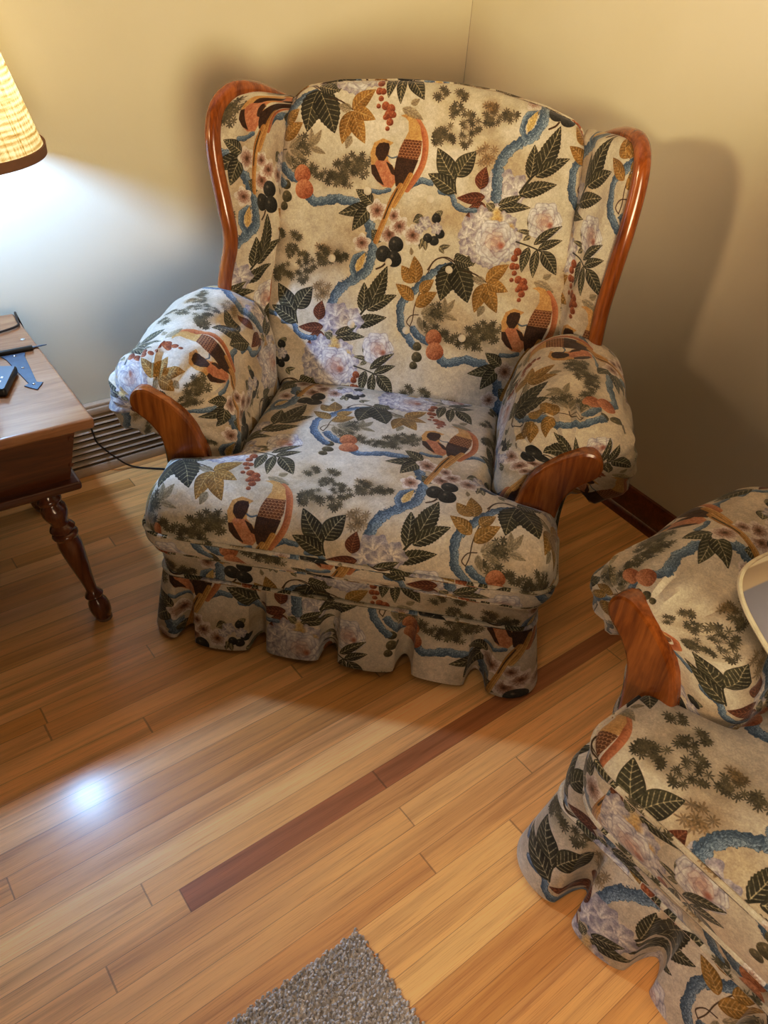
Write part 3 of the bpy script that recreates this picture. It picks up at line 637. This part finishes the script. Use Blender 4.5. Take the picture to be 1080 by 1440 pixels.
# ---------------------------------------------------------------- room shell
def slab(name, P0, P1, z0, z1, th, mat):
    """wall slab along P0-P1 whose inner face is on that line, thickness to the left"""
    P0, P1 = np.array(P0, float), np.array(P1, float); d = (P1-P0)/np.linalg.norm(P1-P0); nn = np.array([-d[1], d[0]])
    L = np.linalg.norm(P1-P0); b = MB().box((0, 0, z0), (L, th, z1), .0005, 1)
    o = b.build(name, mat, None, False); o.location = (P0[0], P0[1], 0); o.rotation_euler = (0, 0, math.atan2(d[1], d[0])); return tag(o, kind='structure')
WALL = mat_wall(); FLOOR = mat_floor()
CX, CY = 1.907, 2.055
fl = MB().box((-2.6, -3.0, -.05), (2.3, 2.3, 0), .0005, 1).build('floor', FLOOR, None, False); tag(fl, kind='structure')
slab('wall_back', (-2.6, CY), (CX, CY), 0, 2.45, .12, WALL)
rd = np.array([CX-1.780, CY-.87]); rd /= np.linalg.norm(rd); RE = np.array([CX, CY])-rd*5.0
slab('wall_right', (CX, CY), tuple(RE), 0, 2.45, .12, WALL)
ce = MB().box((-2.6, -3.0, 2.45), (2.3, 2.3, 2.5), .0005, 1).build('ceiling', mat_plain('ceiling_white', 'ece4d2', .9), None, False); tag(ce, kind='structure')
# baseboards
def board(name, P0, P1):
    P0, P1 = np.array(P0, float), np.array(P1, float); L = np.linalg.norm(P1-P0); d = (P1-P0)/L
    prof = [(0, 0), (.024, 0), (.024, .010), (.020, .022), (.013, .026), (.013, .088), (.009, .100), (0, .103)]
    b = MB(); b.grid([[(x, -o_, z) for o_, z in prof] for x in np.linspace(0, L, 12)], flip=True)
    b.poly([(0, -o_, z) for o_, z in prof]); b.poly([(L, -o_, z) for o_, z in prof], flip=True)
    o = b.build(name, BASEW, None, True); o.location = (P0[0], P0[1], 0); o.rotation_euler = (0, 0, math.atan2(d[1], d[0])); return tag(o, kind='structure')
board('baseboard_right', (CX-.001, CY-.03), tuple(RE))
board('baseboard_back', (1.36, CY-.001), (CX-.03, CY-.001))
# ---------------------------------------------------------------- floor-level vent grille
vg = empty('vent_grille', (0, CY, 0)); tag(vg, 'long beige louvred vent grille low on the wall behind the table', 'vent')
x0, x1, y0 = -1.2, 1.33, -.028
f = MB().box((x0, y0, 0.0), (x1, 0-.001, .030), .003).box((x0, y0, .196), (x1, -.001, .216), .003).box((x0, y0+.006, .216), (x1, -.001, .226), .003)
f.box((x0, y0, .03), (x0+.03, -.001, .196), .003).box((x1-.03, y0, .03), (x1, -.001, .196), .003); f.build('frame', VENT, vg)
s = MB()
for k in range(8):
    z = .042+.0205*k
    s.grid([[(x, y, zz) for y, zz in ((y0+.002, z-.0032), (y0+.0012, z-.0016), (y0+.002, z), (y0+.014, z+.007), (y0+.014, z+.003), (y0+.002, z-.0032))] for x in np.linspace(x0+.03, x1-.03, 24)])
s.build('louvres', VENT, vg)
MB().box((x0+.02, -.006, .02), (x1-.02, -.002, .20), .001).build('gap_shade_sheet', VDARK, vg)  # near-black sheet paints the shade seen in the louvre gaps
# ---------------------------------------------------------------- end table
tb = empty('end_table', (.394, 1.395, 0), R_(-2.0)); tag(tb, 'maple end table with iron hinges and turned splayed legs beside the lamp', 'table')
TL, TD, TZ = -.62, .60, .55
def top_board(name, x0, x1, y0, y1, rnd):
    b = MB().box((x0, y0, TZ-.024), (x1, y1, TZ), .007, 4); return b.build(name, TABLEW, tb)
lid = top_board('lid', TL, 0, 0, .374, 1); rear = top_board('rear_board', TL, 0, .3752, TD, 1)
def frustum(b, z0, r0, z1, r1):
    rows = []
    for z, (a0, b0, a1, b1) in ((z0, r0), (z1, r1)):
        rows.append([(a0, b0, z), (a1, b0, z), (a1, b1, z), (a0, b1, z)])
    b.grid(rows, closed=True); b.poly(rows[0], flip=True); b.poly(rows[1]); return b
body = frustum(MB(), .402, (TL+.075, .035, -.062, TD-.06), TZ-.024, (TL+.04, .02, -.036, TD-.03)).build('box_body', TABLED, tb, False)
for (px_, pz) in ((-.047, .505), (-.055, .44)):
    MB().lathe([(.0045, -.003), (.0055, .0005), (.004, .0022), (.0, .0025)], 12, Matrix.Translation((px_, .0215 if pz > .47 else .0295, pz)) @ Matrix.Rotation(R_(97), 4, 'X')).build('wood_plug', TABLED, body)
MB().box((TL+.06, .012, .385), (-.045, TD-.045, .404), .006, 3).build('bottom_moulding', TABLED, tb)
legp = [(.019, 0), (.0195, .006), (.0235, .012), (.0255, .022), (.0265, .034), (.024, .048), (.0185, .058), (.0165, .062), (.0215, .065), (.0235, .070), (.0205, .076), (.0135, .084), (.0145, .10), (.018, .13), (.0235, .17), (.0275, .205), (.0285, .225), (.026, .240), (.0265, .2435), (.030, .247), (.0315, .252), (.029, .257), (.0245, .2595), (.0285, .263), (.0305, .268), (.0275, .274), (.0205, .280), (.0215, .289), (.0275, .300), (.0305, .312), (.029, .324), (.0235, .333), (.0225, .336), (.027, .339), (.0285, .344), (.0265, .349), (.022, .354), (.0225, .372), (.023, .398)]
def leg(top, foot):
    t, f_ = Vector(top), Vector(foot); ax = (t-f_); L = ax.length; ax.normalize(); q = Vector((0, 0, 1)).rotation_difference(ax).to_matrix().to_4x4()
    l = MB().lathe([(r*.92, z*L/.398) for r, z in legp], 30, Matrix.Translation(f_+Vector((0, 0, .006))) @ q).build('leg', LEGW, tb)
    MB().lathe([(.0165, 0), (.0185, .001), (.0185, .007), (.015, .009)], 20, Matrix.Translation(f_)).build('felt_pad', FELT, l)
leg((-.115, .075, .392), (-.052, .030, 0)); leg((TL+.12, .075, .392), (TL+.055, .030, 0)); leg((-.115, TD-.11, .392), (-.052, TD-.06, 0)); leg((TL+.12, TD-.11, .392), (TL+.055, TD-.06, 0))
# strap hinges: knuckle + tapering strap + spear point
def screw(M, par, r=.0035):
    MB().lathe([(r*1.1, -.001), (r, .001), (r*.6, .0022), (0.0002, .0026)], 12, M).build('screw', STEEL, par)
def hinge(hx, hy):
    h = empty('strap_hinge', (0, 0, 0)); h.parent = tb; h.empty_display_size = .02
    z = TZ
    o = [(.026, -.010), (.020, -.03), (.0085, -.165), (.019, -.172), (.013, -.182), (0, -.200), (-.013, -.182), (-.019, -.172), (-.0085, -.165), (-.020, -.03), (-.026, -.010)]
    st = MB().prism([(hx+a, hy+b) for a, b in o][::-1], z, z+.0022, .0007, 2).build('strap', IRON, h, True)
    o2 = [(-.05, .006), (.05, .006), (.054, .016), (.062, .019), (.07, .0175), (.088, .024), (.07, .0305), (.062, .029), (.054, .032), (.05, .042), (-.05, .042)]
    MB().prism([(hx+a*.9, hy+b*.45) for a, b in o2], z, z+.002, .0007, 2).build('leaf', IRON, h)
    MB().tube([(hx+x_, hy, z+.005) for x_ in np.linspace(-.045, .045, 6)], .006, 12).build('knuckle', BLACK, h)
    for (a, b) in ((0, -.022), (0, -.088), (0, -.174)): screw(Matrix.Translation((hx+a, hy+b, z+.0022)), st)
    return h
hinge(-.062, .368); hinge(TL+.062, .368)
for k, xx in enumerate((-.03, TL+.03)):
    screw(Matrix.Translation((xx+.008, .432, TZ)), rear, .0055)
# remote control lying on the lid
rc_ = empty('remote_control', (.276, 1.615, TZ+.0003), R_(-28)); tag(rc_, 'small black remote control lying on the table lid by the iron hinge', 'remote')
bd_ = MB().box((-.025, -.045, .0), (.025, .065, .019), .006, 4).build('case', BLACK, rc_)
MB().box((-.022, -.041, .0185), (.022, .061, .0196), .0008, 2).build('face_plate', GREYP, rc_)
for k in range(9):
    i, j = k % 3, k//3
    MB().box((-.015+.011*i-.002, -.03+.018*j-.0035, .0194), (-.015+.011*i+.0025, -.03+.018*j+.0035, .0203), .0006, 1).build('button', WHITE, rc_)
# ---------------------------------------------------------------- table lamp
LX, LY = .257, 1.80
lp = empty('table_lamp', (LX, LY, TZ+.0004)); tag(lp, 'lit table lamp with a woven burlap shade on the end table', 'lamp')
MB().lathe([(.045, 0), (.046, .008), (.040, .014), (.020, .022), (.015, .05), (.026, .10), (.034, .16), (.030, .22), (.016, .29), (.011, .33), (.016, .345), (.011, .36), (.009, .42)], 30).build('base', LEGW, lp)
MB().lathe([(.013, .42), (.017, .43), (.017, .50), (.012, .515)], 20).build('socket', STEEL, lp)
sh = []; UV = []; NSH = 96; rz0, rz1 = .974-TZ, 1.31-TZ; rb_, rt_ = .243, .145
for i in range(14):
    t = i/13; r = rb_+(rt_-rb_)*t; z = rz0+(rz1-rz0)*t
    sh.append([(r*cos(2*pi*k/NSH), r*sin(2*pi*k/NSH), z) for k in range(NSH)]); UV.append([(k/NSH, t*.35) for k in range(NSH+1)])
shade = MB().grid(sh, UV, closed=True).build('lamp_shade', mat_shade(), lp)
def band(r, z0, z1, th=.0022):
    return [(r-th, z0), (r+th, z0), (r+th, z1), (r-th, z1), (r-th, z0)]
for (r, za, zc) in ((rb_, rz0-.004, rz0+.014), (rt_+.002, rz1-.010, rz1+.003)):
    a = np.linspace(0, 2*pi, NSH, endpoint=False); rows = [[(rr*cos(t), rr*sin(t), z) for t in a] for rr, z in band(r, za, zc)]
    MB().grid(rows, closed=True).build('trim_band', TRIM, shade)
sp = MB()
for k in range(3):
    a = R_(120*k+20); sp.tube([(0, 0, rz1-.03), (rt_*.5*cos(a), rt_*.5*sin(a), rz1-.022), ((rt_-.001)*cos(a), (rt_-.001)*sin(a), rz1-.008)], .0016, 6)
sp.tube([(.0, .0, .47), (.055, 0, .52), (.06, 0, .62), (.03, 0, .71), (0, 0, rz1-.03)], .0016, 6); sp.build('harp', STEEL, lp)
bm = NT('led_bulb_glow'); em = bm.n('Emission', Color=(.29, .55, 1., 1), Strength=1250.); bm.t.links.new(em.outputs[0], bm.out.inputs[0])
MB().lathe([(.013, .512), (.020, .530), (.026, .545), (.028, .562), (.026, .578), (.017, .592), (.0005, .598)], 20).build('bulb', bm.m, lp)
# power cord: over the back edge of the table, down behind it, along the floor to the chair
cd = [(.262, 1.852, TZ+.004), (.32, 1.875, TZ+.004), (.395, 1.90, TZ+.004), (.408, 1.94, TZ+.004), (.417, 1.985, TZ+.003), (.425, 2.010, .53), (.45, 2.015, .44), (.50, 2.012, .30), (.545, 2.008, .20), (.556, 2.004, .15), (.562, 2.002, .12), (.602, 2.0, .062), (.652, 2.002, .008), (.72, 1.95, .004), (.85, 1.86, .004), (1.0, 1.90, .004), (1.2, 2.0, .004), (1.34, 2.0, .004)]
tag(MB().tube(cr(cd, 160), .0027, 8).build('lamp_cord', CORDM), 'thin dark brown lamp cord trailing over the vent grille to the floor', 'cord')
# ---------------------------------------------------------------- rug: looped pile
rg = empty('rug', (.410, .471, 0), R_(-.5)); tag(rg, 'grey loop-pile rug with its corner on the oak floor', 'rug')
MB().box((-.75, -.75, .001), (0, 0, .010), .004, 3).build('backing', mat_rug(), rg)
rng = np.random.RandomState(4); pl = MB(); RUGM = bpy.data.materials['grey_loop_pile']
xs_ = np.arange(-.745, .0, .0052); ys_ = np.arange(-.745, .0, .0052)
for X_ in xs_:
    for Y_ in ys_:
        cx_, cy_ = X_+rng.uniform(-.0028, .0028), Y_+rng.uniform(-.0028, .0028); a = rng.rand()*6.28; h = .0075+.0045*rng.rand(); w = .0022; L = .0030+.0016*rng.rand()
        dx, dy = cos(a)*L, sin(a)*L; ox, oy = -sin(a)*w, cos(a)*w; lx, ly = rng.uniform(-.003, .003, 2)
        rows = []
        for t in np.linspace(0, pi, 5):
            bx, by, bz = cx_-dx*cos(t)+lx*sin(t), cy_-dy*cos(t)+ly*sin(t), .008+h*sin(t)
            rows.append([(bx+ox, by+oy, bz-.0012), (bx, by, bz+.0008), (bx-ox, by-oy, bz-.0012)])
        pl.grid(rows)
pl.build('loop_pile', RUGM, rg)
rg.children[-1]['kind'] = 'stuff'
# ---------------------------------------------------------------- striped pillow on the arm of the right-hand chair
pw = empty('throw_pillow', (1.066, .145, .588)); tag(pw, 'blue-grey and cream striped pillow with pale piping on the armchair arm at right', 'pillow')
n_ = 44; g = np.linspace(-1, 1, n_); GX, GY = np.meshgrid(np.sin(g*pi/2), np.sin(g*pi/2))
a_, ex_ = .185, 5.
den = (np.abs(GX)**ex_+np.abs(GY)**ex_)**(1/ex_); mx_ = np.maximum(np.abs(GX), np.abs(GY)); sc_ = np.where(den > 0, mx_/np.maximum(den, 1e-6), 1)
PX, PY = GX*sc_*a_, GY*sc_*a_; ed_ = np.clip(1-mx_, 0, 1); hz = .06*(1-(1-ed_)**2.2)**.7
UVp = np.stack([PX/.4+.5, PY/.4+.5], -1)
STR = mat_striped()
MB().grid(np.stack([PX, PY, hz], -1), UVp).grid(np.stack([PX, PY, -hz], -1), UVp, flip=True).build('pillow_body', STR, pw)
bp = np.concatenate([np.c_[PX[0], PY[0]], np.c_[PX[:, -1], PY[:, -1]][1:], np.c_[PX[-1], PY[-1]][::-1][1:], np.c_[PX[:, 0], PY[:, 0]][::-1][1:-1]])
bp = cr(bp[::3], 160, True)
MB().tube(np.c_[bp, 0*bp[:, 0]], .0042, 8, close=True).build('piping', mat_plain('cream_piping', 'd6cbb2', .7, 0, 1., .12), pw)
ex = Vector((-.2, -1., -.46)).normalized(); ey = Vector((1., -.2, 0)).normalized(); ez = ex.cross(ey); ey = ez.cross(ex)
pw.rotation_euler = Matrix((ex, ey, ez)).transposed().to_euler()
# ---------------------------------------------------------------- light
def light(name, kind, loc, energy, color, **kw):
    d = bpy.data.lights.new(name, kind); d.energy = energy; d.color = color
    for k, v in kw.items(): setattr(d, k, v)
    o = bpy.data.objects.new(name, d); o.location = loc; COL.objects.link(o); return o
def aim(o, tgt): o.rotation_euler = (Vector(tgt)-o.location).to_track_quat('-Z', 'Y').to_euler()
k = light('side_lamp', 'AREA', (-1.0, 1.3, 1.42), 3.7, (1., .74, .46), shape='DISK', size=.3, spread=R_(58)); aim(k, (1.6, 1.15, 1.75))
k = light('fill_lamp', 'AREA', (-.08, -1.2, 1.04), 17.5, (1., .78, .52), shape='DISK', size=1.1, spread=R_(75)); aim(k, (1.45, 1.8, 1.95))
k = light('added_pool_light', 'AREA', (-.55, -.15, 2.1), 2.1, (1., .80, .60), shape='DISK', size=.5, spread=R_(46)); aim(k, (.70, -.12, .12))  # added warm pool to brighten foreground floor and right-hand chair; no fixture there
w = bpy.data.worlds.new('room_fill'); w.use_nodes = True; w.node_tree.nodes['Background'].inputs[0].default_value = (1., .80, .55, 1); w.node_tree.nodes['Background'].inputs[1].default_value = .025; scn.world = w
# ---------------------------------------------------------------- camera
RC = np.array([[0.79491276, 0.31819297, -0.51659166], [-0.60329623, 0.50490833, -0.61733398], [0.0644001, 0.80238445, 0.59332269]])
cam = bpy.data.cameras.new('camera'); co = bpy.data.objects.new('camera', cam); COL.objects.link(co)
M = Matrix(RC.tolist()).to_4x4(); M.translation = Vector((0, 0, 1.35)); co.matrix_world = M
cam.sensor_fit = 'VERTICAL'; cam.sensor_height = 36.; cam.lens = 36.*1082/1440; cam.clip_start = .02
scn.camera = co
scn.view_settings.view_transform = 'Standard'; scn.view_settings.look = 'None'; scn.view_settings.exposure = .0
scn.view_settings.use_curve_mapping = True; cmp_ = scn.view_settings.curve_mapping; cv_ = cmp_.curves[3]
for a, b in ((.02, .0145), (.15, .127), (.42, .438)): cv_.points.new(a, b)
cmp_.update()
